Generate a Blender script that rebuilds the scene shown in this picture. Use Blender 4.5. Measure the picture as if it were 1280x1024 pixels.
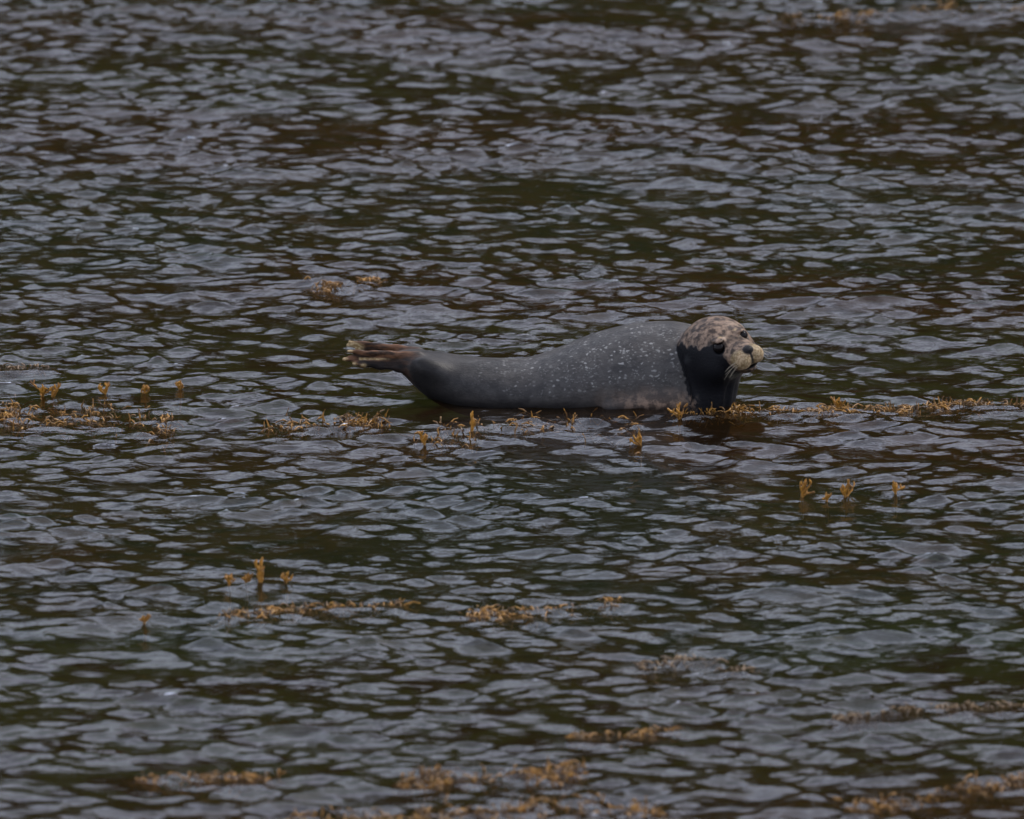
import bpy, math, random
import numpy as np
from mathutils import Vector, Matrix

for o in list(bpy.data.objects):
    bpy.data.objects.remove(o)
scn = bpy.context.scene
COL = scn.collection
RNG = np.random.default_rng(11)
random.seed(11)

# ------------------------------------------------------------------ camera
PITCH = math.radians(12.0)
DIST = 40.0
SX = 350.0                                   # photo pixels per metre at the seal
CAM = Vector((0.0, -DIST * math.cos(PITCH), DIST * math.sin(PITCH)))
cd = bpy.data.cameras.new('camera')
cam = bpy.data.objects.new('camera', cd)
COL.objects.link(cam)
cam.location = CAM
cam.rotation_euler = (math.pi / 2 - PITCH, 0, 0)
cd.sensor_width = 36.0
cd.lens = 36.0 * DIST / (1280.0 / SX)
cd.clip_start = 0.5
cd.clip_end = 20000.0
cd.dof.use_dof = True
cd.dof.focus_distance = DIST
cd.dof.aperture_fstop = 3.8
scn.camera = cam

# ------------------------------------------------------------------ light
SUN_EL, SUN_AZ = math.radians(49.0), math.radians(56.0)   # azimuth clockwise from +Y
world = bpy.data.worlds.new('World')
scn.world = world
world.use_nodes = True
wn = world.node_tree
wn.nodes.clear()
w_out = wn.nodes.new('ShaderNodeOutputWorld')
w_bg = wn.nodes.new('ShaderNodeBackground')
w_sky = wn.nodes.new('ShaderNodeTexSky')
w_sky.sky_type = 'NISHITA'
w_sky.sun_disc = False
w_sky.sun_elevation = SUN_EL
w_sky.sun_rotation = SUN_AZ
w_sky.air_density = 1.0
w_sky.dust_density = 2.0
w_sky.ozone_density = 1.0
# thin broken cloud over the whole dome
w_tc = wn.nodes.new('ShaderNodeTexCoord')
w_noise = wn.nodes.new('ShaderNodeTexNoise')
w_noise.inputs['Scale'].default_value = 5.0
w_noise.inputs['Detail'].default_value = 5.0
w_ramp = wn.nodes.new('ShaderNodeMapRange')
w_ramp.inputs['From Min'].default_value = 0.35
w_ramp.inputs['From Max'].default_value = 0.65
w_ramp.inputs['To Min'].default_value = 0.25
w_ramp.inputs['To Max'].default_value = 1.0
w_mix = wn.nodes.new('ShaderNodeMix')
w_mix.data_type = 'RGBA'
w_mix.inputs[7].default_value = (10.6, 11.4, 13.9, 1)
wn.links.new(w_tc.outputs['Generated'], w_noise.inputs['Vector'])
wn.links.new(w_noise.outputs['Fac'], w_ramp.inputs['Value'])
wn.links.new(w_ramp.outputs['Result'], w_mix.inputs[0])
wn.links.new(w_sky.outputs['Color'], w_mix.inputs[6])
wn.links.new(w_mix.outputs[2], w_bg.inputs['Color'])
w_bg.inputs['Strength'].default_value = 0.15
wn.links.new(w_bg.outputs['Background'], w_out.inputs['Surface'])

sl = bpy.data.lights.new('sun', 'SUN')
sl.energy = 3.2
sl.angle = math.radians(2.5)
sl.color = (1.0, 0.94, 0.85)
so = bpy.data.objects.new('sun', sl)
COL.objects.link(so)
sdir = Vector((math.cos(SUN_EL) * math.sin(SUN_AZ), math.cos(SUN_EL) * math.cos(SUN_AZ), math.sin(SUN_EL)))
so.rotation_euler = sdir.to_track_quat('Z', 'Y').to_euler()
so.location = (30, 30, 60)

scn.view_settings.view_transform = 'Standard'
scn.view_settings.look = 'None'
scn.view_settings.gamma = 1.0
scn.view_settings.use_curve_mapping = False
scn.view_settings.exposure = 0.45

# ------------------------------------------------------------------ helpers
CP, SP = math.cos(PITCH), math.sin(PITCH)

def on_water(px, py):
    """photo pixel -> point of the still water plane"""
    d = Vector(((px - 640.0) / SX, 0, 0)) + Vector((0, SP, CP)) * ((512.0 - py) / SX) + Vector((0, CP, -SP)) * DIST
    t = CAM.z / -d.z
    return CAM.x + d.x * t, CAM.y + d.y * t

def at_depth(px, py, y):
    """photo pixel -> (x, y, z) on the upright plane at depth y"""
    d = Vector(((px - 640.0) / SX, 0, 0)) + Vector((0, SP, CP)) * ((512.0 - py) / SX) + Vector((0, CP, -SP)) * DIST
    t = (y - CAM.y) / d.y
    return np.array((d.x * t, y, CAM.z + d.z * t))

def set_props(o, label=None, cat=None, group=None, kind=None):
    if label: o['label'] = label
    if cat: o['category'] = cat
    if group: o['group'] = group
    if kind: o['kind'] = kind
    return o

def mesh_from_arrays(name, co, faces, smooth=True):
    """co (n,3); faces (m,4) or (m,3)"""
    me = bpy.data.meshes.new(name)
    co = np.asarray(co, dtype=np.float32)
    faces = np.asarray(faces, dtype=np.int32)
    m, k = faces.shape
    me.vertices.add(len(co))
    me.vertices.foreach_set('co', co.ravel())
    me.loops.add(m * k)
    me.loops.foreach_set('vertex_index', faces.ravel())
    me.polygons.add(m)
    me.polygons.foreach_set('loop_start', np.arange(m, dtype=np.int32) * k)
    me.polygons.foreach_set('loop_total', np.full(m, k, dtype=np.int32))
    me.polygons.foreach_set('use_smooth', np.full(m, smooth, dtype=bool))
    me.update(calc_edges=True)
    return me

def link(name, me, mat=None, parent=None):
    o = bpy.data.objects.new(name, me)
    if mat: me.materials.append(mat)
    COL.objects.link(o)
    if parent: o.parent = parent
    return o

class NT:
    def __init__(self, name):
        self.mat = bpy.data.materials.new(name)
        self.mat.use_nodes = True
        self.t = self.mat.node_tree
        self.t.nodes.clear()
        self.out = self.n('ShaderNodeOutputMaterial')
    def n(self, typ, **kw):
        nd = self.t.nodes.new(typ)
        for k, v in kw.items():
            setattr(nd, k, v)
        return nd
    def l(self, a, b):
        self.t.links.new(a, b)
    def mix(self, fac, a, b):
        m = self.n('ShaderNodeMix', data_type='RGBA')
        for sock, v in ((m.inputs[0], fac), (m.inputs[6], a), (m.inputs[7], b)):
            if isinstance(v, bpy.types.NodeSocket): self.l(v, sock)
            elif isinstance(v, (int, float)): sock.default_value = v
            else: sock.default_value = (*v, 1)
        return m.outputs[2]
    def mapr(self, v, a, b, c=0.0, d=1.0):
        m = self.n('ShaderNodeMapRange')
        m.interpolation_type = 'SMOOTHSTEP'
        self.l(v, m.inputs['Value'])
        for nm, x in (('From Min', a), ('From Max', b), ('To Min', c), ('To Max', d)):
            m.inputs[nm].default_value = x
        return m.outputs['Result']
    def math(self, op, a, b=0.5):
        m = self.n('ShaderNodeMath', operation=op)
        for s, v in ((m.inputs[0], a), (m.inputs[1], b)):
            if isinstance(v, bpy.types.NodeSocket): self.l(v, s)
            else: s.default_value = v
        return m.outputs[0]
    def noise(self, vec, scale, detail=3.0, rough=0.5):
        m = self.n('ShaderNodeTexNoise')
        m.inputs['Scale'].default_value = scale
        m.inputs['Detail'].default_value = detail
        m.inputs['Roughness'].default_value = rough
        self.l(vec, m.inputs['Vector'])
        return m.outputs['Fac']
    def coord(self, kind='Object', scale=(1, 1, 1)):
        tc = self.n('ShaderNodeTexCoord')
        mp = self.n('ShaderNodeMapping')
        mp.inputs['Scale'].default_value = scale
        self.l(tc.outputs[kind], mp.inputs['Vector'])
        return mp.outputs['Vector']

# ------------------------------------------------------------------ water waves (spectrum on a periodic tile)
TX, TY = 0.0125, 0.016
NX, NY = 1024, 1280

def build_waves():
    kx = 2 * np.pi * np.fft.fftfreq(NX, TX)[None, :]
    ky = 2 * np.pi * np.fft.fftfreq(NY, TY)[:, None]
    k = np.sqrt(kx * kx + ky * ky) + 1e-9
    th = np.arctan2(ky, kx)
    def band(lam, width, slope, ang, spread):
        k0 = 2 * np.pi / lam
        amp = np.exp(-0.5 * (np.log(k / k0) / width) ** 2) / k ** 2
        c = np.cos((th - ang))
        amp = amp * (np.clip(np.abs(c), 0, 1) ** spread)
        ph = RNG.normal(size=k.shape) + 1j * RNG.normal(size=k.shape)
        H = amp * ph
        sx = np.fft.ifft2(1j * kx * H).real
        sy = np.fft.ifft2(1j * ky * H).real
        rms = math.sqrt((sx ** 2).mean() + (sy ** 2).mean())
        return H * (slope / rms)
    HA = (band(1.7, 0.40, 0.030, math.radians(70), 2.0)
          + band(0.42, 0.40, 0.054, math.radians(108), 2.0))
    HB = (band(0.20, 0.40, 0.085, math.radians(54), 4.5)
          + band(0.160, 0.40, 0.090, math.radians(119), 4.5)
          + band(0.085, 0.35, 0.072, math.radians(62), 7.0)
          + band(0.080, 0.35, 0.070, math.radians(110), 7.0)
          + band(0.055, 0.28, 0.056, math.radians(78), 7.0)
          + band(0.050, 0.26, 0.052, math.radians(103), 7.0)
          + band(0.040, 0.18, 0.036, math.radians(90), 4.0))
    # gusts: the short waves come and go over a metre or so
    G = np.fft.ifft2(np.exp(-0.5 * (np.log(k / (2 * np.pi / 1.1)) / 0.6) ** 2) / k * (RNG.normal(size=k.shape) + 1j * RNG.normal(size=k.shape))).real
    G = np.clip(1.0 + 0.22 * G / G.std(), 0.4, 1.7)
    out = []
    for op in (1.0, 1j * kx / k, 1j * ky / k):
        out.append(np.fft.ifft2(op * HA).real + G * np.fft.ifft2(op * HB).real)
    return out

WH, WDX, WDY = build_waves()

def wave_at(x, y):
    ix = np.mod(np.round(np.asarray(x) / TX).astype(int), NX)
    iy = np.mod(np.round(np.asarray(y) / TY).astype(int), NY)
    return WH[iy, ix]

CHOP = 1.55

def axis(lo, hi, step, far):
    core = np.arange(lo, hi + step * 0.5, step)
    out, s, p = [], step, 0.0
    while p < far:
        s *= 1.28
        p += s
        out.append(p)
    out = np.array(out)
    return np.concatenate([(lo - out)[::-1], core, core[-1] + out])

def calm(x, y):
    """waves are damped where they run up against the seal and inside the weed"""
    d = np.sqrt(((x - 0.1) / 0.85) ** 2 + ((y - 0.16) / 0.32) ** 2)
    return 0.65 + 0.35 * np.clip((d - 0.6) / 0.9, 0, 1)

def build_water(mat):
    xs = axis(-3.5, 3.5, TX, 3000.0)
    ys = axis(-8.0, 10.8, TY, 3000.0)
    X, Y = np.meshgrid(xs, ys)
    ix = np.mod(np.round(X / TX).astype(int), NX)
    iy = np.mod(np.round(Y / TY).astype(int), NY)
    ex = np.maximum(np.maximum(-3.5 - X, X - 3.5), 0)
    ey = np.maximum(np.maximum(-8.0 - Y, Y - 10.8), 0)
    fade = np.exp(-(ex + ey) * 0.9) * calm(X, Y)
    h = WH[iy, ix] * fade
    cx = X + CHOP * WDX[iy, ix] * fade
    cy = Y + CHOP * WDY[iy, ix] * fade
    co = np.stack([cx, cy, h], -1).reshape(-1, 3)
    ny, nx = X.shape
    i = (np.arange(ny - 1)[:, None] * nx + np.arange(nx - 1)[None, :]).ravel()
    f = np.stack([i, i + 1, i + nx + 1, i + nx], -1)
    o = link('water', mesh_from_arrays('water', co, f), mat)
    return set_props(o, kind='structure', label='rippled grey brown sea water')

def channel(t, patch):
    """green sandy channels between the brown weed beds, running along x"""
    sx = t.n('ShaderNodeSeparateXYZ')
    t.l(t.coord('Object'), sx.inputs[0])
    ph = t.math('MULTIPLY', t.math('SUBTRACT', sx.outputs['Y'], 3.5), 2 * math.pi / 5.9)
    w = t.math('COSINE', ph)
    return t.mapr(t.math('ADD', t.math('MULTIPLY', w, 0.30), patch), 0.45, 0.75)

def water_material():
    t = NT('sea_water')
    v = t.coord('Object')
    patch = t.noise(t.coord('Object', (0.28, 0.16, 1)), 1.0, 2.0)
    fine = t.noise(t.coord('Object', (0.9, 0.5, 1)), 2.0, 3.0)
    pk = channel(t, patch)
    body = t.mix(pk, (0.0130, 0.0076, 0.0034), (0.0085, 0.0132, 0.0066))
    body = t.mix(t.mapr(fine, 0.45, 0.7, 0.0, 0.6), body, (0.0130, 0.0070, 0.0022))
    dif = t.n('ShaderNodeBsdfDiffuse')
    t.l(body, dif.inputs['Color'])
    tr = t.n('ShaderNodeBsdfTransparent')
    tr.inputs['Color'].default_value = (0.72, 0.62, 0.42, 1)
    inner = t.n('ShaderNodeMixShader')
    inner.inputs[0].default_value = 0.65
    t.l(dif.outputs[0], inner.inputs[1])
    t.l(tr.outputs[0], inner.inputs[2])
    bump = t.n('ShaderNodeBump')
    bump.inputs['Strength'].default_value = 0.5
    bump.inputs['Distance'].default_value = 0.0055
    t.l(t.noise(t.coord('Object', (0.42, 1.0, 1.0)), 36.0, 3.0, 0.6), bump.inputs['Height'])
    gl = t.n('ShaderNodeBsdfGlossy')
    gl.inputs['Roughness'].default_value = 0.05
    gl.inputs['Color'].default_value = (0.95, 0.95, 0.95, 1)
    t.l(bump.outputs[0], gl.inputs['Normal'])
    fr = t.n('ShaderNodeFresnel')
    fr.inputs['IOR'].default_value = 1.333
    t.l(bump.outputs[0], fr.inputs['Normal'])
    mx = t.n('ShaderNodeMixShader')
    t.l(fr.outputs[0], mx.inputs[0])
    t.l(inner.outputs[0], mx.inputs[1])
    t.l(gl.outputs[0], mx.inputs[2])
    t.l(mx.outputs[0], t.out.inputs['Surface'])
    return t.mat

build_water(water_material())

# ------------------------------------------------------------------ sea bed and far shore
def bed_height(X, Y):
    base = -0.55 + 0.06 * np.sin(X * 1.3 + 0.4 * Y) + 0.05 * np.sin(Y * 0.9 - X * 0.7 + 1.0) + 0.03 * np.sin(3.1 * X + 2.3 * Y)
    mound = np.exp(-(((X - 0.12) / 0.55) ** 2 + ((Y - 0.19) / 0.35) ** 2))
    far = np.clip((np.hypot(X, Y) - 30) / 60, 0, 1) * 4.0
    return base * (1 - mound) + mound * -0.10 - far

def build_bed():
    t = NT('weedy_sea_bed')
    v = t.coord('Object')
    a = t.noise(t.coord('Object', (0.28, 0.16, 1)), 1.0, 2.0)
    c = t.mix(channel(t, a), (0.036, 0.020, 0.007), (0.022, 0.038, 0.017))
    c = t.mix(t.mapr(t.noise(v, 5.0, 5.0), 0.45, 0.65), c, (0.010, 0.006, 0.003))
    p = t.n('ShaderNodeBsdfPrincipled')
    t.l(c, p.inputs['Base Color'])
    p.inputs['Roughness'].default_value = 1.0
    p.inputs['Specular IOR Level'].default_value = 0.0
    t.l(p.outputs[0], t.out.inputs['Surface'])
    xs = axis(-4, 4, 0.12, 3000.0)
    ys = axis(-9, 12, 0.12, 3000.0)
    X, Y = np.meshgrid(xs, ys)
    co = np.stack([X, Y, bed_height(X, Y)], -1).reshape(-1, 3)
    ny, nx = X.shape
    i = (np.arange(ny - 1)[:, None] * nx + np.arange(nx - 1)[None, :]).ravel()
    set_props(link('sea_bed', mesh_from_arrays('sea_bed', co, np.stack([i, i + 1, i + nx + 1, i + nx], -1)), t.mat), kind='structure')
build_bed()

HILL = 24.0      # degrees the far shore rises above the horizon
def build_hill():
    t = NT('moorland')
    v = t.coord('Object')
    c = t.mix(t.mapr(t.noise(v, 0.03, 5.0), 0.4, 0.6), (0.024, 0.016, 0.006), (0.018, 0.022, 0.007))
    c = t.mix(t.mapr(t.noise(v, 0.2, 4.0), 0.5, 0.7), c, (0.030, 0.020, 0.010))
    p = t.n('ShaderNodeBsdfPrincipled')
    t.l(c, p.inputs['Base Color'])
    p.inputs['Roughness'].default_value = 1.0
    p.inputs['Specular IOR Level'].default_value = 0.0
    t.l(p.outputs[0], t.out.inputs['Surface'])
    us = np.linspace(-900, 900, 181)
    vs = np.linspace(0, 1, 40)
    U, V = np.meshgrid(us, vs)
    y0 = 260 + 0.00012 * U ** 2 * -1 + 18 * np.sin(U * 0.011)
    prof = np.sin(np.clip(V, 0, 1) * math.pi / 2) ** 1.2
    top = math.tan(math.radians(HILL)) * (260 + 150) * (1 + 0.16 * np.sin(U * 0.006 + 0.6) + 0.08 * np.sin(U * 0.021) + 0.04 * np.sin(U * 0.06))
    Z = -3 + prof * (top + 3) + 2.5 * np.sin(U * 0.09 + V * 9) * V + 1.5 * np.sin(U * 0.23 - V * 22) * V
    Y = y0 + V * 150
    # rear slope
    V2 = vs[1:, None] * np.ones((1, len(us)))
    Z2 = Z[-1][None, :] * (1 - V2) - 3 * V2
    Y2 = Y[-1][None, :] + V2 * 260
    X2 = np.broadcast_to(us[None, :], V2.shape)
    co = np.concatenate([np.stack([U, Y, Z], -1), np.stack([X2, Y2, Z2], -1)], 0)
    ny, nx = co.shape[:2]
    i = (np.arange(ny - 1)[:, None] * nx + np.arange(nx - 1)[None, :]).ravel()
    set_props(link('hill', mesh_from_arrays('hill', co.reshape(-1, 3), np.stack([i, i + 1, i + nx + 1, i + nx], -1)), t.mat), kind='structure')
build_hill()

# ------------------------------------------------------------------ the seal: one smooth surface from a distance field
VOX = 0.0045
GX = np.arange(-0.66, 0.96, VOX)
GY = np.arange(-0.20, 0.46, VOX)
GZ = np.arange(-0.17, 0.40, VOX)

def smin(a, b, k):
    h = np.clip(0.5 + 0.5 * (b - a) / k, 0, 1)
    return b + (a - b) * h - k * h * (1 - h)

def sd_ell(P, c, r, R=None):
    q = P - np.asarray(c, dtype=np.float32)
    if R is not None:
        q = q @ R
    r = np.asarray(r, dtype=np.float32)
    k0 = np.sqrt(((q / r) ** 2).sum(-1)) + 1e-9
    k1 = np.sqrt(((q / (r * r)) ** 2).sum(-1)) + 1e-9
    return k0 * (k0 - 1) / k1

def sd_cap(P, a, b, ra, rb, squash=None):
    """tapered capsule; squash = (axis vector, factor) flattens it along that axis"""
    a = np.asarray(a, dtype=np.float32); b = np.asarray(b, dtype=np.float32)
    pa = P - a; ba = b - a
    h = np.clip((pa @ ba) / (ba @ ba), 0, 1)
    q = pa - h[..., None] * ba
    if squash is not None:
        n, f = squash
        n = np.asarray(n, dtype=np.float32)
        q = q + (q @ n)[..., None] * n * (1 / f - 1)
        return (np.sqrt((q * q).sum(-1)) - (ra + (rb - ra) * h)) * f
    return np.sqrt((q * q).sum(-1)) - (ra + (rb - ra) * h)

# head frame: forward, left (far side), up
HL = np.array((0.80, 0.51, 0.32)); HL /= np.linalg.norm(HL)
HF = np.array((0.58, -0.80, -0.10)); HF -= HL * (HL @ HF); HF /= np.linalg.norm(HF)
HU = np.cross(HF, HL)
_t = math.radians(6)
HF, HU = HF * math.cos(_t) + HU * math.sin(_t), HU * math.cos(_t) - HF * math.sin(_t)
HR = np.stack([HF, HL, HU], -1).astype(np.float32)
EYE = (0.112, 0.055, 0.044)
HC = at_depth(914, 427, -0.075) - HF * EYE[0] - HU * EYE[2]
# nose point in the head's middle plane
_pf = np.array((HF[0], HF[2] * CP + HF[1] * SP)); _pu = np.array((HU[0], HU[2] * CP + HU[1] * SP))
_dn = np.linalg.solve(np.stack([_pf, _pu], -1), np.array((21.0, -9.5)) / SX)
NF, NU = EYE[0] + _dn[0], EYE[2] + _dn[1]
print('head', HC, HF, HU, 'nose', NF, NU)

def head_pt(f, l, u):
    return HC + HF * f + HL * l + HU * u

# body profile from photo: (px, top py, bottom py, half width m, centre y)
PROF = [(488, 441, 456, 0.030, 0.170), (502, 438, 467, 0.052, 0.170), (516, 437, 481, 0.078, 0.170),
        (532, 438, 495, 0.098, 0.172), (552, 440, 508, 0.115, 0.175), (580, 444, 519, 0.135, 0.178),
        (620, 447, 527, 0.155, 0.180), (660, 446, 532, 0.175, 0.185), (700, 433, 536, 0.195, 0.190),
        (740, 417, 540, 0.210, 0.195), (780, 406, 541, 0.215, 0.195), (820, 401, 540, 0.205, 0.190),
        (850, 402, 537, 0.185, 0.180), (875, 410, 530, 0.150, 0.165), (895, 428, 515, 0.095, 0.150)]

def body_sections():
    xs, zc, hh, ww, yc = [], [], [], [], []
    for px, t, b, w, y in PROF:
        ut, ub = (512 - t) / SX, (512 - b) / SX
        # silhouette of an ellipse section seen from PITCH above
        half = (ut - ub) / 2
        hz = math.sqrt(max(half ** 2 - (w * SP) ** 2, (0.55 * half) ** 2)) / CP
        mid = ((ut + ub) / 2 - y * SP) / CP
        xs.append((px - 640) / SX); zc.append(mid); hh.append(hz); ww.append(w); yc.append(y)
    return [np.array(a) for a in (xs, zc, hh, ww, yc)]

def spline(x, xs, ys):
    """smooth (Catmull-Rom / Hermite) interpolation"""
    x = np.clip(x, xs[0], xs[-1])
    m = np.gradient(ys, xs)
    i = np.clip(np.searchsorted(xs, x) - 1, 0, len(xs) - 2)
    h = xs[i + 1] - xs[i]
    t = (x - xs[i]) / h
    return ((2 * t ** 3 - 3 * t ** 2 + 1) * ys[i] + (t ** 3 - 2 * t ** 2 + t) * h * m[i]
            + (-2 * t ** 3 + 3 * t ** 2) * ys[i + 1] + (t ** 3 - t ** 2) * h * m[i + 1])

BS = body_sections()

def sd_body(P):
    xs, zc, hh, ww, yc = BS
    gx = P[..., 0]
    ux = np.unique(gx)
    vals = [np.interp(gx, ux, spline(ux, xs, a)).astype(np.float32) for a in (zc, hh, ww, yc)]
    q = np.sqrt(((P[..., 1] - vals[3]) / vals[2]) ** 2 + ((P[..., 2] - vals[0]) / vals[1]) ** 2)
    d = (q - 1) * np.minimum(vals[1], vals[2])
    cap = np.maximum(xs[0] - gx, gx - xs[-1])
    return np.maximum(d, cap)

def sd_head(P):
    q = ((P - HC.astype(np.float32)) @ HR).astype(np.float32)
    d = sd_ell(q, (-0.002, 0, 0.0), (0.134, 0.118, 0.102))
    d = smin(d, sd_ell(q, (0.070, 0, -0.010), (0.095, 0.084, 0.070)), 0.03)
    d = smin(d, sd_ell(q, (NF - 0.060, 0, NU - 0.030), (0.066, 0.056, 0.042)), 0.035)
    d = smin(d, sd_ell(q, (NF - 0.062, 0, NU - 0.078), (0.054, 0.036, 0.025)), 0.018)
    for s in (-1, 1):
        d = smin(d, sd_ell(q, (NF - 0.020, s * 0.029, NU - 0.038), (0.034, 0.032, 0.034)), 0.014)
        d = smin(d, sd_ell(q, (0.04, s * 0.066, -0.040), (0.080, 0.048, 0.050)), 0.03)
        d = np.maximum(d, -sd_ell(q, (EYE[0] + 0.006, s * (EYE[1] + 0.008), EYE[2]), (0.022, 0.022, 0.020)))
        d = smin(d, sd_ell(q, (EYE[0] - 0.010, s * (EYE[1] - 0.010), EYE[2] + 0.023), (0.024, 0.020, 0.007)), 0.016)
        d = -smin(-d, sd_ell(q, (NF + 0.010, s * 0.008, NU - 0.001), (0.008, 0.004, 0.007)), 0.003)
        d = -smin(-d, sd_ell(q, (0.005, s * 0.118, 0.020), (0.006, 0.008, 0.005)), 0.004)
    d = smin(d, sd_ell(q, (NF - 0.010, 0, NU - 0.004), (0.020, 0.019, 0.013)), 0.007)
    # mouth cleft and philtrum
    d = -smin(-d, sd_ell(q, (NF - 0.010, 0, NU - 0.069), (0.040, 0.030, 0.0045)), 0.004)
    d = -smin(-d, sd_ell(q, (NF + 0.016, 0, NU - 0.038), (0.012, 0.0025, 0.026)), 0.004)
    return d

def sd_neck(P):
    d = sd_cap(P, HC + np.array((-0.008, 0.03, -0.03)), at_depth(881, 530, 0.05), 0.108, 0.092)
    d = smin(d, sd_cap(P, HC + np.array((-0.03, 0.07, -0.04)), at_depth(850, 490, 0.17), 0.09, 0.125), 0.03)
    # long soft folds of skin down the neck
    for a, b, y0, y1, r in (((853, 432), (864, 512), 0.035, -0.005, 0.016), ((860, 455), (874, 520), -0.025, -0.035, 0.012),
                            ((905, 470), (898, 520), -0.045, -0.03, 0.013), ((915, 468), (908, 515), -0.015, 0.0, 0.012)):
        d = smin(d, sd_cap(P, at_depth(*a, y0), at_depth(*b, y1), r * 0.6, r), 0.012)
    return d

NEARTIP = [((522, 445), (436, 439)), ((522, 451), (430, 449)), ((524, 456), (441, 455)), ((526, 461), (456, 457)), ((528, 467), (482, 459))]
FARTIP = [((522, 439), (437, 427)), ((522, 444), (435, 432)), ((522, 447), (449, 440)), ((522, 450), (456, 446)), ((522, 452), (464, 449))]

def sd_flippers(P):
    d = None
    for tips, y0, y1 in ((NEARTIP, 0.135, 0.100), (FARTIP, 0.205, 0.235)):
        fl = None
        pts = []
        for n, (a, b) in enumerate(tips):
            A = at_depth(*a, y0); B = at_depth(*b, y1 + 0.006 * (n % 2))
            pts.append((A, B))
            c = sd_cap(P, A, B, 0.0160, 0.0058, ((0, 1, 0), 0.7))
            fl = c if fl is None else smin(fl, c, 0.006)
        for (A, B), (C, D) in zip(pts[:-1], pts[1:]):
            for s in (0.25, 0.5, 0.75):
                a_ = A * (1 - s) + C * s
                b_ = (B * (1 - s) + D * s) * 0.95 + a_ * 0.05
                fl = smin(fl, sd_cap(P, a_, b_, 0.010, 0.0045, ((0, 1, 0), 0.5)), 0.005)
        d = fl if d is None else smin(d, fl, 0.005)
    # folds and ragged edges
    w = np.sin(P[..., 0] * 32 + P[..., 2] * 110) * np.sin(P[..., 0] * 75 - P[..., 2] * 90 + P[..., 1] * 40)
    return d + 0.0016 * w

def sd_seal(P):
    b = sd_body(P)
    # thigh lobe with the heel of the near hind flipper, and stub of tail
    th = sd_ell(P, at_depth(543, 464, 0.097), (0.076, 0.034, 0.034),
                np.array(Matrix.Rotation(math.radians(26), 3, 'Y').transposed()).T.astype(np.float32))
    b = smin(b, th, 0.026)
    lo, hi = P[..., 0].min(), P[..., 0].max()
    f = sd_flippers(P) if lo < -0.2 else np.full(P.shape[:-1], 1.0, dtype=np.float32)
    b = smin(b, f, 0.018)
    if hi < 0.36:
        n = np.full(P.shape[:-1], 1.0, dtype=np.float32)
        return b, b, n, f
    # near fore flipper pressed along the chest at the waterline
    ff = sd_cap(P, at_depth(845, 505, -0.005), at_depth(762, 513, -0.02), 0.050, 0.022, ((0, 1, 0), 0.5))
    b = smin(b, ff, 0.02)
    n = smin(sd_neck(P), sd_head(P), 0.055)
    return smin(b, n, 0.014), b, n, f

def surface_nets(S, o, h):
    sg = S < 0
    nx, ny, nz = S.shape
    c = np.zeros((nx - 1, ny - 1, nz - 1), dtype=np.uint8)
    for i in (0, 1):
        for j in (0, 1):
            for k in (0, 1):
                c += sg[i:nx - 1 + i, j:ny - 1 + j, k:nz - 1 + k]
    act = np.argwhere((c > 0) & (c < 8))
    idx = -np.ones(c.shape, dtype=np.int64)
    idx[tuple(act.T)] = np.arange(len(act))
    acc = np.zeros((len(act), 3)); cnt = np.zeros(len(act))
    corners = [(i, j, k) for i in (0, 1) for j in (0, 1) for k in (0, 1)]
    for a in corners:
        for ax in range(3):
            if a[ax]: continue
            b = list(a); b[ax] = 1
            va = S[tuple((act + a).T)]; vb = S[tuple((act + b).T)]
            m = (va < 0) != (vb < 0)
            t = np.where(m, va / np.where(m, va - vb, 1), 0)
            p = np.array(a, float)[None, :].repeat(len(act), 0)
            p[:, ax] += t
            acc += p * m[:, None]; cnt += m
    co = (act + acc / cnt[:, None]) * h + np.array(o)
    quads = []
    for ax in range(3):
        u, v = (ax + 1) % 3, (ax + 2) % 3
        sl0 = [slice(None)] * 3; sl1 = [slice(None)] * 3
        sl0[ax] = slice(0, -1); sl1[ax] = slice(1, None)
        e = sg[tuple(sl0)] != sg[tuple(sl1)]
        pos = np.argwhere(e)
        ok = (pos[:, u] > 0) & (pos[:, v] > 0) & (pos[:, u] < S.shape[u] - 1) & (pos[:, v] < S.shape[v] - 1)
        pos = pos[ok]
        neg = sg[tuple(pos.T)]
        def at(du, dv):
            q = pos.copy(); q[:, u] -= du; q[:, v] -= dv
            return idx[tuple(q.T)]
        Q = np.stack([at(1, 1), at(0, 1), at(0, 0), at(1, 0)], -1)
        Q[~neg] = Q[~neg][:, ::-1]
        quads.append(Q)
    return co, np.concatenate(quads)

def smooth01(x, a, b):
    t = np.clip((x - a) / (b - a), 0, 1)
    return t * t * (3 - 2 * t)

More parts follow.
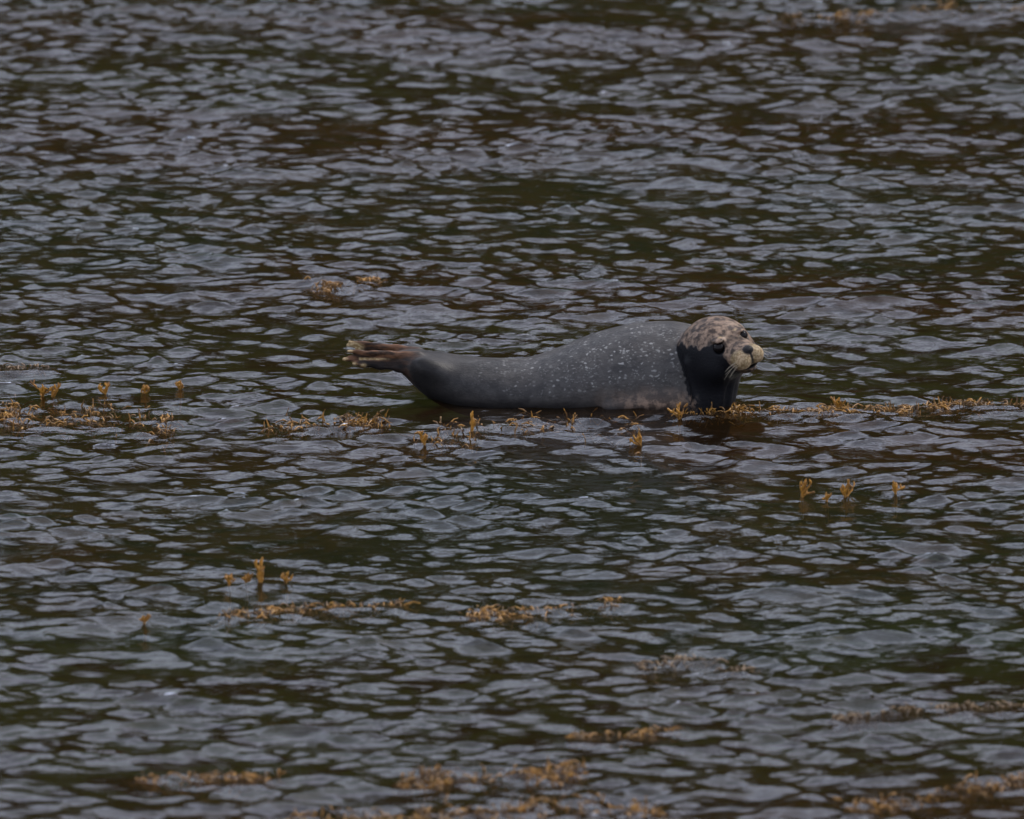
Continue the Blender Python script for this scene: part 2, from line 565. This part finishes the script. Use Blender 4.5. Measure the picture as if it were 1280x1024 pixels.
def fur_material():
    t = NT('seal_fur')
    v = t.coord('Object')
    at = t.n('ShaderNodeAttribute', attribute_name='masks')
    sp = t.n('ShaderNodeSeparateColor')
    t.l(at.outputs['Color'], sp.inputs[0])
    wet, face, flip = sp.outputs[0], sp.outputs[1], sp.outputs[2]
    at2 = t.n('ShaderNodeAttribute', attribute_name='marks')
    sp2 = t.n('ShaderNodeSeparateColor')
    t.l(at2.outputs['Color'], sp2.inputs[0])
    belly, pale, nose = sp2.outputs[0], sp2.outputs[1], sp2.outputs[2]
    grain = t.noise(t.coord('Object', (1, 2, 2)), 60.0, 4.0, 0.65)
    blot = t.noise(v, 7.0, 4.0, 0.6)
    base = t.mix(t.mapr(blot, 0.35, 0.65), (0.020, 0.0185, 0.018), (0.037, 0.033, 0.031))
    base = t.mix(t.mapr(grain, 0.4, 0.7, 0, 0.5), base, (0.013, 0.012, 0.012))
    base = t.mix(t.mapr(t.noise(v, 24.0, 4.0, 0.6), 0.40, 0.66, 0.0, 0.5), base, (0.052, 0.048, 0.045))
    # pale rings and flecks, thickest along the back
    vo = t.n('ShaderNodeTexVoronoi', feature='F1')
    vo.inputs['Scale'].default_value = 52.0
    dist = t.n('ShaderNodeVectorMath', operation='ADD')
    nz = t.n('ShaderNodeTexNoise'); nz.inputs['Scale'].default_value = 30.0
    t.l(v, nz.inputs['Vector'])
    sc = t.n('ShaderNodeVectorMath', operation='SCALE'); sc.inputs['Scale'].default_value = 0.03
    t.l(nz.outputs['Color'], sc.inputs[0])
    t.l(t.coord('Object', (0.8, 1, 1.3)), dist.inputs[0]); t.l(sc.outputs[0], dist.inputs[1])
    t.l(dist.outputs[0], vo.inputs['Vector'])
    fleck = t.mapr(vo.outputs['Distance'], 0.14, 0.34, 0.9, 0.0)
    fleck = t.math('MULTIPLY', fleck, t.mapr(t.noise(v, 12.0, 4.0), 0.36, 0.58))
    fleck = t.math('MULTIPLY', fleck, at2.outputs['Alpha'])
    vo2 = t.n('ShaderNodeTexVoronoi', feature='F1')
    vo2.inputs['Scale'].default_value = 105.0
    t.l(dist.outputs[0], vo2.inputs['Vector'])
    f2 = t.math('MULTIPLY', t.mapr(vo2.outputs['Distance'], 0.12, 0.42, 0.55, 0.0), t.mapr(t.noise(v, 16.0, 3.0), 0.42, 0.60))
    fleck = t.math('MAXIMUM', fleck, t.math('MULTIPLY', f2, at2.outputs['Alpha']))
    base = t.mix(fleck, base, (0.15, 0.145, 0.14))
    # tan mottled chest and belly
    tan = t.mix(t.mapr(t.noise(v, 26.0, 4.0, 0.65), 0.42, 0.6), (0.040, 0.026, 0.018), (0.15, 0.10, 0.07))
    base = t.mix(t.math('MULTIPLY', belly, t.mapr(blot, 0.3, 0.55, 0.4, 1.0)), base, tan)
    # brown, pale and spotted face
    fb = t.mix(t.mapr(t.noise(v, 40.0, 4.0, 0.62), 0.38, 0.64), (0.020, 0.0125, 0.0085), (0.145, 0.098, 0.068))
    base = t.mix(face, base, fb)
    fbr = t.mix(t.mapr(t.noise(t.coord('Object', (0.6, 2, 2)), 30.0, 3.0), 0.35, 0.65), (0.014, 0.008, 0.005), (0.085, 0.040, 0.020))
    base = t.mix(flip, base, fbr)
    base = t.mix(pale, base, t.mix(t.mapr(t.noise(v, 120.0, 3.0), 0.4, 0.62), (0.18, 0.12, 0.052), (0.34, 0.255, 0.14)))
    wetn = t.mapr(t.math('ADD', wet, t.math('MULTIPLY', t.math('SUBTRACT', t.noise(v, 55.0, 4.0, 0.7), 0.5), 1.3)), 0.36, 0.64)
    base = t.mix(wetn, base, (0.0055, 0.0055, 0.0065))
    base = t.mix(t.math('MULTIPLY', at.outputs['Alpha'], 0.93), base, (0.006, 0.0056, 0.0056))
    base = t.mix(nose, base, (0.012, 0.011, 0.011))
    p = t.n('ShaderNodeBsdfPrincipled')
    t.l(base, p.inputs['Base Color'])
    rg = t.n('ShaderNodeMix'); rg.data_type = 'FLOAT'
    t.l(wetn, rg.inputs[0]); rg.inputs[2].default_value = 0.46; rg.inputs[3].default_value = 0.36
    t.l(rg.outputs[0], p.inputs['Roughness'])
    sg = t.n('ShaderNodeMix'); sg.data_type = 'FLOAT'
    t.l(t.math('MAXIMUM', t.math('MAXIMUM', wetn, nose), at.outputs['Alpha']), sg.inputs[0]); sg.inputs[2].default_value = 0.13; sg.inputs[3].default_value = 0.05
    t.l(sg.outputs[0], p.inputs['Specular IOR Level'])
    bump = t.n('ShaderNodeBump')
    bump.inputs['Strength'].default_value = 0.45
    bump.inputs['Distance'].default_value = 0.005
    t.l(grain, bump.inputs['Height'])
    t.l(bump.outputs[0], p.inputs['Normal'])
    t.l(p.outputs[0], t.out.inputs['Surface'])
    return t.mat

def simple(name, col, rough, spec=0.5, var=None):
    t = NT(name)
    p = t.n('ShaderNodeBsdfPrincipled')
    if var:
        c = t.mix(t.mapr(t.noise(t.coord('Object'), var[1], 3.0), 0.35, 0.65), col, var[0])
        t.l(c, p.inputs['Base Color'])
    else:
        p.inputs['Base Color'].default_value = (*col, 1)
    p.inputs['Roughness'].default_value = rough
    p.inputs['Specular IOR Level'].default_value = spec
    t.l(p.outputs[0], t.out.inputs['Surface'])
    return t.mat

def tube(pts, rads, n=6):
    """closed tapered tube through pts -> verts, quads"""
    pts = np.asarray(pts, float)
    co, fa = [], []
    tan = np.gradient(pts, axis=0)
    for i, (p, tn, r) in enumerate(zip(pts, tan, rads)):
        tn = tn / (np.linalg.norm(tn) + 1e-9)
        up = np.array((0, 0, 1.0)) if abs(tn[2]) < 0.9 else np.array((1.0, 0, 0))
        a = np.cross(tn, up); a /= np.linalg.norm(a)
        b = np.cross(tn, a)
        for k in range(n):
            w = 2 * math.pi * k / n
            co.append(p + r * (math.cos(w) * a + math.sin(w) * b))
    for i in range(len(pts) - 1):
        for k in range(n):
            fa.append((i * n + k, i * n + (k + 1) % n, (i + 1) * n + (k + 1) % n, (i + 1) * n + k))
    return co, fa

def uv_ball(c, r, R, nu=20, nv=12):
    co, fa = [], []
    for j in range(nv + 1):
        ph = math.pi * j / nv
        for i in range(nu):
            th = 2 * math.pi * i / nu
            q = np.array((math.sin(ph) * math.cos(th) * r[0], math.sin(ph) * math.sin(th) * r[1], math.cos(ph) * r[2]))
            co.append(np.asarray(c) + R @ q)
    for j in range(nv):
        for i in range(nu):
            fa.append((j * nu + i, (j + 1) * nu + i, (j + 1) * nu + (i + 1) % nu, j * nu + (i + 1) % nu))
    return co, fa

def build_seal():
    # evaluate the field in slabs along x
    parts = []
    Yg, Zg = np.meshgrid(GY, GZ, indexing='ij')
    step = 40
    for i in range(0, len(GX), step):
        gx = GX[i:i + step]
        P = np.empty((len(gx), len(GY), len(GZ), 3), dtype=np.float32)
        P[..., 0] = gx[:, None, None]; P[..., 1] = Yg; P[..., 2] = Zg
        parts.append(sd_seal(P)[0])
    S = np.concatenate(parts, 0)
    co, quads = surface_nets(S, (GX[0], GY[0], GZ[0]), VOX)
    me = mesh_from_arrays('body', co, quads)
    # pattern masks
    P = co.astype(np.float32)
    tot, b, n, f = sd_seal(P)
    q = (P - HC) @ HR
    F, L, U = q[:, 0], q[:, 1], q[:, 2]
    onhead = smooth01(b - n, -0.012, 0.012)
    # wet hood: everything below a line over the ear and eye, behind the muzzle
    ef, el, eu = EYE
    wob = 0.006 * np.sin(F * 95) + 0.004 * np.sin(F * 210 + 1)
    line = 0.050 + wob - 0.12 * np.clip(-0.03 - F, 0, 0.1) - 1.5 * np.clip(F - ef - 0.004, 0, 1)
    hood = smooth01(line - U, -0.012, 0.012) * smooth01(NF - 0.062 - F, -0.008, 0.010)
    hood = np.maximum(hood, smooth01(NU - 0.085 - U, -0.01, 0.01) * smooth01(NF - 0.05 - F, -0.01, 0.01))
    hood = hood * (1 - smooth01(L, -0.01, 0.04) * smooth01(F, 0.0, 0.05))
    wet = hood * onhead
    zc = np.interp(P[:, 0], BS[0], BS[1])
    hz = np.interp(P[:, 0], BS[0], BS[2])
    # darker rear end, flank shade painted in softly, wet strip just above the waterline
    damp_shade = smooth01(zc + 0.25 * hz - P[:, 2], -0.05, 0.09) * smooth01(-0.10 - P[:, 0], -0.06, 0.16)
    damp_shade = np.maximum(damp_shade, 0.75 * smooth01(zc + 0.1 * hz - P[:, 2], -0.05, 0.10) * (1 - smooth01(P[:, 0], 0.12, 0.45)))
    damp_shade = np.maximum(damp_shade, 0.85 * smooth01(0.022 - P[:, 2], -0.035, 0.02) * (1 - smooth01(P[:, 0], 0.2, 0.35)))
    damp_shade = np.maximum(damp_shade, 0.8 * smooth01(0.012 - P[:, 2], -0.02, 0.01))
    lobe = sd_ell(P, at_depth(543, 464, 0.097), (0.076, 0.034, 0.034), np.array(Matrix.Rotation(math.radians(26), 3, 'Y').transposed()).T.astype(np.float32))
    lob = smooth01(0.006 - lobe, 0, 0.006)
    damp_shade = np.maximum(damp_shade, 0.85 * lob)
    damp_shade = np.maximum(damp_shade, 0.55 * onhead * smooth01(0.030 - np.linalg.norm((q - (ef + 0.014, 0.0, eu + 0.012)) / (1.4, 0.8, 1.2), axis=1), 0, 0.02))  # dark brown fur patch between the eyes
    face = onhead * (1 - hood) * smooth01(U + 0.75 * np.clip(F, -0.2, 0.25), -0.10, -0.03)
    flip = smooth01(-0.345 - P[:, 0], -0.06, 0.06) * smooth01(0.028 - f, 0.0, 0.028)
    damp_shade = damp_shade * (1 - 0.75 * flip)
    damp_shade = np.maximum(damp_shade, flip * smooth01(zc - 0.012 - P[:, 2], -0.01, 0.03) * smooth01(P[:, 0], -0.52, -0.47))
    damp_shade = np.maximum(damp_shade, 0.42 * (1 - onhead) * (1 - flip) * (1 - smooth01(P[:, 0], -0.25, 0.30)))
    img_up = P[:, 2] * CP + P[:, 1] * SP
    sole_shade = smooth01((512 - 450.5) / SX - img_up, -0.002, 0.006) * smooth01(P[:, 0], -0.535, -0.515) * (1 - smooth01(P[:, 0], -0.36, -0.30)) * (P[:, 1] < 0.19)  # shaded sole of the near hind flipper, painted into the colour
    damp_shade = np.maximum(damp_shade, sole_shade * flip)
    damp_shade = np.maximum(damp_shade, 0.95 * (1 - flip) * smooth01(-0.17 - P[:, 0], -0.06, 0.14) * smooth01(zc + 0.85 * hz - P[:, 2], -0.03, 0.06))
    tipd = np.minimum.reduce([np.linalg.norm((P - at_depth(*bb, y1)) / (1.0, 1.6, 0.45), axis=1) for tips, y1 in ((NEARTIP, 0.100), (FARTIP[:2], 0.235)) for aa, bb in tips[:4]])
    pale = smooth01(0.022 - tipd, 0.0, 0.016) * 0.85
    far0, far1 = at_depth(460, 437, 0.225), at_depth(436, 430, 0.235)
    tt = np.clip(((P - far0) @ (far1 - far0)) / ((far1 - far0) @ (far1 - far0)), 0, 1.1)
    pale = np.maximum(pale, 0.9 * smooth01(0.020 - np.linalg.norm(P - far0 - tt[:, None] * (far1 - far0), axis=1), 0, 0.012) * smooth01(tt, 0.1, 0.5))
    e0, e1 = at_depth(492, 450, 0.105), at_depth(450, 449, 0.10)
    tt = np.clip(((P - e0) @ (e1 - e0)) / ((e1 - e0) @ (e1 - e0)), 0, 1)
    pq = (P - e0 - tt[:, None] * (e1 - e0)) / (1, 3.0, 1)
    pale = np.maximum(pale, 0.9 * smooth01(0.0060 - np.linalg.norm(pq, axis=1), 0, 0.004) * smooth01(tt, 0.0, 0.4))
    for s in (-1, 1):
        pale = np.maximum(pale, 0.5 * smooth01(0.012 - np.linalg.norm(q - (ef - 0.010, s * 0.034, eu + 0.032), axis=1), 0, 0.009))
        pd = np.linalg.norm(q - (NF - 0.020, s * 0.029, NU - 0.038), axis=1)
        pale = np.maximum(pale, 0.50 * smooth01(0.046 - pd, 0, 0.012))
        wet = wet * (1 - smooth01(0.048 - pd, 0, 0.010))
        eyed = np.linalg.norm((q - (ef + 0.002, s * (el + 0.005), eu - 0.002)) / (1.1, 1, 0.9), axis=1)
        wet = np.maximum(wet, smooth01((0.030 if s < 0 else 0.022) - eyed, 0, 0.010))
    nose = smooth01(0.024 - np.linalg.norm((q - (NF, 0, NU)) / (1.1, 1.05, 0.85), axis=1), 0, 0.006)
    nose = np.maximum(nose, smooth01(0.009 - np.abs(U - NU + 0.070), 0, 0.005) * smooth01(F, NF - 0.040, NF - 0.028))
    nose = np.maximum(nose, smooth01(0.006 - np.abs(L), 0, 0.003) * smooth01(F, NF - 0.006, NF) * smooth01(NU - U, 0, 0.01))
    belly = (1 - onhead) * smooth01(0.105 - P[:, 2], 0.0, 0.10) * smooth01(P[:, 0], 0.22, 0.52)
    fl = (1 - onhead) * smooth01(P[:, 0], -0.22, 0.0) * smooth01(P[:, 2] - zc + 0.1 * hz, 0.0, 0.07)
    nk = onhead * smooth01(0.685 - P[:, 0], -0.02, 0.04) * smooth01(0.10 - P[:, 2], 0.0, 0.07)
    wet = wet * (1 - 0.55 * nk)
    belly = np.maximum(belly, nk)
    masks = np.stack([wet, face, flip, damp_shade], -1).astype(np.float32)
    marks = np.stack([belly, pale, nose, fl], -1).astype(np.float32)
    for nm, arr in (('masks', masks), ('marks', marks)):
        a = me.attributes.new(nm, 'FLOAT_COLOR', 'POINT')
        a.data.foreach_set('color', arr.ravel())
    root = bpy.data.objects.new('seal', None)
    COL.objects.link(root)
    root.location = (0.1, 0.18, -0.1)
    off = Vector(root.location)
    set_props(root, 'spotted grey seal lying arched in shallow water with a wet black cheek and throat', 'seal')
    def child(name, me, mat, parent=root):
        o = link(name, me, mat, parent)
        if parent is root: o.location = -off
        return o
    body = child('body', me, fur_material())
    eye_m = simple('seal_eye', (0.004, 0.003, 0.003), 0.08, 0.09)
    for s in (-1, 1):
        c, fa = uv_ball(head_pt(EYE[0] - 0.006, s * (EYE[1] - 0.003), EYE[2] - 0.001), (0.021, 0.021, 0.019), HR.astype(float))
        child('eye', mesh_from_arrays('eye', c, fa), eye_m)
    wm = simple('whisker', (0.25, 0.21, 0.15), 0.5)
    for s in (-1, 1):
        for j in range(6):
            a = head_pt(NF - 0.015 + 0.006 * (j % 3), s * 0.056, NU - 0.030 - 0.006 * (j // 2))
            dirn = HL * s * 0.9 - HU * (0.05 + 0.13 * j) - HF * (0.25 + 0.25 * (j % 3))
            dirn /= np.linalg.norm(dirn)
            ln = 0.040 + 0.007 * (j % 4)
            pts = [a + dirn * ln * t - np.array((0, 0, 0.014)) * t * t for t in (0, 0.33, 0.66, 1)]
            c, fa = tube(pts, (0.0005, 0.0005, 0.0004, 0.0002), 4)
            child('whisker', mesh_from_arrays('whisker', c, fa), wm)
    return root
build_seal()

# ------------------------------------------------------------------ seaweed
def weed_material(name, a, b, c):
    t = NT(name)
    v = t.coord('Object')
    col = t.mix(t.mapr(t.noise(v, 22.0, 3.0), 0.38, 0.62), a, b)
    col = t.mix(t.mapr(t.noise(v, 90.0, 2.0), 0.55, 0.7), col, c)
    p = t.n('ShaderNodeBsdfPrincipled')
    t.l(col, p.inputs['Base Color'])
    p.inputs['Roughness'].default_value = 0.45
    p.inputs['Specular IOR Level'].default_value = 0.3
    t.l(p.outputs[0], t.out.inputs['Surface'])
    return t.mat
WEED = weed_material('bladder_wrack', (0.185, 0.082, 0.007), (0.045, 0.021, 0.005), (0.27, 0.135, 0.018))
WEED_SPRIG = weed_material('fresh_wrack', (0.25, 0.108, 0.008), (0.09, 0.038, 0.006), (0.31, 0.15, 0.02))
WEED_PALE = weed_material('bleached_wrack', (0.12, 0.07, 0.028), (0.05, 0.028, 0.012), (0.16, 0.10, 0.045))

def strand(base, h, lean, kind=0):
    """one strand: upright shoot (kind 0) or one lying along the surface (kind 1)"""
    ang = random.uniform(0, 2 * math.pi)
    d = np.array((math.cos(ang), math.sin(ang), 0.0))
    n = 6
    pts, rad = [], []
    wig = random.uniform(0, 6)
    for i in range(n):
        t = i / (n - 1)
        if kind == 0:
            p = base + np.array((0, 0, -0.03 + (h + 0.03) * t)) + d * lean * h * t * t + np.array((math.sin(wig + 5 * t), 0, 0)) * 0.006 * t
        else:
            p = base + d * h * (t - 0.5) * np.array((1, 0.8, 0)) + np.array((0, 0, 0.010 * math.sin(wig + 6 * t)))
        pts.append(p)
        rad.append((0.0012 + 0.0016 * (i % 2) + random.uniform(0, 0.0010)) * (0.5 if i == n - 1 else 1))
    return tube(pts, rad, 5)

def shoots(pairs):
    co, fa = [], []
    for c, f in pairs:
        o = len(co)
        co.extend(c)
        fa.extend([tuple(i + o for i in q) for q in f])
    return co, fa

def band(label, poly, thick, count, hmax, lying=0.5, mat=WEED, clump=0.6):
    """uncountable weed spread along a line of photo points"""
    poly = np.array(poly, float)
    seg = np.linalg.norm(np.diff(poly, axis=0), axis=1)
    cum = np.concatenate([[0], np.cumsum(seg)])
    cents = np.random.default_rng(int(poly.sum())).uniform(0, cum[-1], max(3, int(cum[-1] / 26)))
    pairs = []
    for i in range(int(count * 1.1)):
        if random.random() < clump:
            s = random.choice(cents) + random.gauss(0, 6)
        else:
            s = random.uniform(0, cum[-1])
        s = min(max(s, 0), cum[-1])
        px = np.interp(s, cum, poly[:, 0]); py = np.interp(s, cum, poly[:, 1])
        x, y = on_water(px + random.gauss(0, 3), py + random.gauss(0, thick))
        z = float(wave_at(x, y))
        k = 1 if random.random() < 0.62 + 0.38 * lying else 0
        h = random.uniform(0.03, 0.11) if k else 0.75 * hmax * random.uniform(0.2, 1.0) ** 1.5
        pairs.append(strand(np.array((x, y, z + (random.uniform(-0.032, 0.001) if k else 0))), h, random.uniform(0, 0.8), k))
    co, fa = shoots(pairs)
    o = link('floating_seaweed', mesh_from_arrays('floating_seaweed', co, fa), mat)
    return set_props(o, label, 'seaweed', kind='stuff')

band('dense orange brown seaweed mat beside a cluster of upright sprigs', [(-60, 512), (40, 520), (140, 522), (215, 534)], 8.0, 420, 0.045, 0.65)
band('pinkish faint seaweed trail above the dense mat', [(-40, 458), (30, 457), (75, 455)], 2.0, 70, 0.02, 0.8, WEED_PALE)
band('loose seaweed shoots in the water off the flipper end of the seal', [(330, 538), (400, 527), (480, 531)], 5.0, 170, 0.05, 0.55)
band('broken seaweed patch in the water below the belly of the seal', [(510, 548), (600, 540), (650, 528), (720, 528), (800, 540)], 8.0, 170, 0.04, 0.6)
band('long thin seaweed line running out past the chin of the seal', [(835, 522), (900, 519), (1000, 517), (1080, 516), (1160, 511), (1300, 507)], 3.2, 620, 0.035, 0.6)
band('golden seaweed strip under the tallest orange sprig', [(270, 768), (330, 768), (380, 761), (500, 757)], 2.6, 230, 0.03, 0.75)
band('tan seaweed strip drifting in open water', [(575, 770), (640, 764), (700, 758), (770, 752)], 3.6, 230, 0.03, 0.8)
band('small golden seaweed clump in the water behind the flippers of the seal', [(385, 363), (425, 361), (470, 353)], 2.0, 110, 0.03, 0.7)
band('faint orange seaweed line on the far water', [(960, 22), (1100, 20), (1180, 10), (1300, 12)], 2.5, 160, 0.03, 0.8)
band('orange seaweed bed with many short shoots', [(500, 972), (600, 968), (720, 966)], 5.0, 330, 0.04, 0.6)
band('sparse seaweed row fading out on rippled water', [(170, 974), (260, 972), (350, 968)], 3.0, 150, 0.025, 0.7)
band('orange seaweed bed, the widest of the near ones', [(360, 1020), (480, 1018), (620, 1012), (740, 1002), (840, 1012)], 6.0, 520, 0.04, 0.6)
band('golden flat seaweed streak on the water', [(710, 922), (780, 920), (850, 912)], 2.0, 130, 0.012, 0.95)
band('pale tan flat seaweed streak, long and thin', [(1040, 896), (1130, 886), (1290, 880)], 2.0, 190, 0.010, 0.97, WEED_PALE)
band('pale tan seaweed smudge lying flat on the water', [(800, 832), (870, 824), (930, 836)], 3.0, 120, 0.010, 0.97, WEED_PALE)
band('brown seaweed drift with a few upright shoots', [(1060, 1002), (1120, 1004), (1200, 985), (1300, 968)], 4.0, 240, 0.035, 0.7)

def sprig(px, py, height, n, label, tall=False):
    x, y = on_water(px, py)
    z = float(wave_at(x, y))
    root = bpy.data.objects.new('seaweed_sprig', None)
    COL.objects.link(root)
    root.location = (x, y, z)
    set_props(root, label, 'seaweed', 'seaweed sprigs standing out of the water')
    c, f = tube([(0, 0, -0.08), (0.002, 0, -0.03), (-0.002, 0, 0.0), (0.001, 0, height * 0.45)], (0.004, 0.0045, 0.0045, 0.004), 6)
    link('stalk', mesh_from_arrays('stalk', c, f), WEED_SPRIG, root)
    for i in range(n + 3):
        a = random.uniform(0, 2 * math.pi)
        d = np.array((math.cos(a), 0.7 * math.sin(a), 0))
        z0 = height * random.uniform(-0.25, 0.35)
        hh = height * (random.uniform(0.35, 0.95) if i else 1.0)
        sp = (0.16 if tall else 0.60) * height * random.uniform(0.1, 1.3)
        wg = random.uniform(0, 6)
        pts, rad = [], []
        for k in range(7):
            t = k / 6
            pts.append(np.array((0, 0, z0 + (hh - z0) * t)) + d * sp * math.sin(t * random.uniform(1.3, 2.0)) + np.array((0.006 * t * math.sin(7 * t + wg), 0, 0)))
            rad.append((0.0030, 0.0040, 0.0030, 0.0056, 0.0034, 0.0050, 0.0018)[k] * (1.3 if tall else 0.85) * random.uniform(0.7, 1.2))
        c, f = tube(pts, rad, 6)
        tip = pts[random.choice((2, 3, 4))]
        e = np.array((random.uniform(-1, 1), random.uniform(-1, 1), 0))
        c2, f2 = tube([tip, tip + e * 0.006 + np.array((0, 0, 0.006)), tip + e * 0.010 + np.array((0.003, 0, 0.016))], (0.003, 0.0042, 0.0015), 6)
        c, f = shoots([(c, f), (c2, f2)])
        link('blade', mesh_from_arrays('blade', c, f), WEED_SPRIG, root)
    return root

sprig(325, 734, 0.085, 5, 'stout upright orange seaweed sprig, thickest of all, above a golden strip', True)
sprig(308, 729, 0.032, 3, 'tiny yellow seaweed sprig right beside the stout upright one')
sprig(287, 733, 0.036, 3, 'small spreading seaweed sprig on the outer side of the tiny yellow one')
sprig(358, 732, 0.036, 3, 'small yellow seaweed sprig alone on open side of the stout upright one')
sprig(54, 496, 0.062, 4, 'twin stalked orange seaweed sprig behind the dense mat')
sprig(66, 497, 0.056, 3, 'leaning seaweed sprig touching the twin stalked one')
sprig(132, 490, 0.040, 5, 'bushy low seaweed sprig behind the dense mat')
sprig(181, 491, 0.030, 5, 'wide flat seaweed sprig between the bushy low one and an open fork')
sprig(225, 484, 0.030, 3, 'small open forked seaweed sprig at the end of its row')
sprig(1003, 618, 0.066, 3, 'slender leaning seaweed sprig in open water, first of three in a row')
sprig(1057, 618, 0.062, 4, 'branching orange seaweed sprig, middle of three in open water')
sprig(1034, 621, 0.026, 3, 'very short seaweed sprig between the slender and the branching one')
sprig(1120, 612, 0.048, 4, 'compact double pronged seaweed sprig, last of three in open water')
sprig(531, 556, 0.048, 3, 'lone seaweed sprig below the dark hind end of the seal')
sprig(590, 540, 0.072, 2, 'single thin upright seaweed stalk below the belly of the seal', True)
sprig(801, 556, 0.046, 4, 'orange seaweed sprig in the water before the chest of the seal')
sprig(849, 530, 0.056, 4, 'orange seaweed sprig at the seal end of the long thin weed line')
sprig(1047, 516, 0.040, 2, 'small upright seaweed shoot rising from the long thin weed line')
sprig(181, 777, 0.028, 3, 'tiny lone seaweed tuft beyond the end of the golden strip')
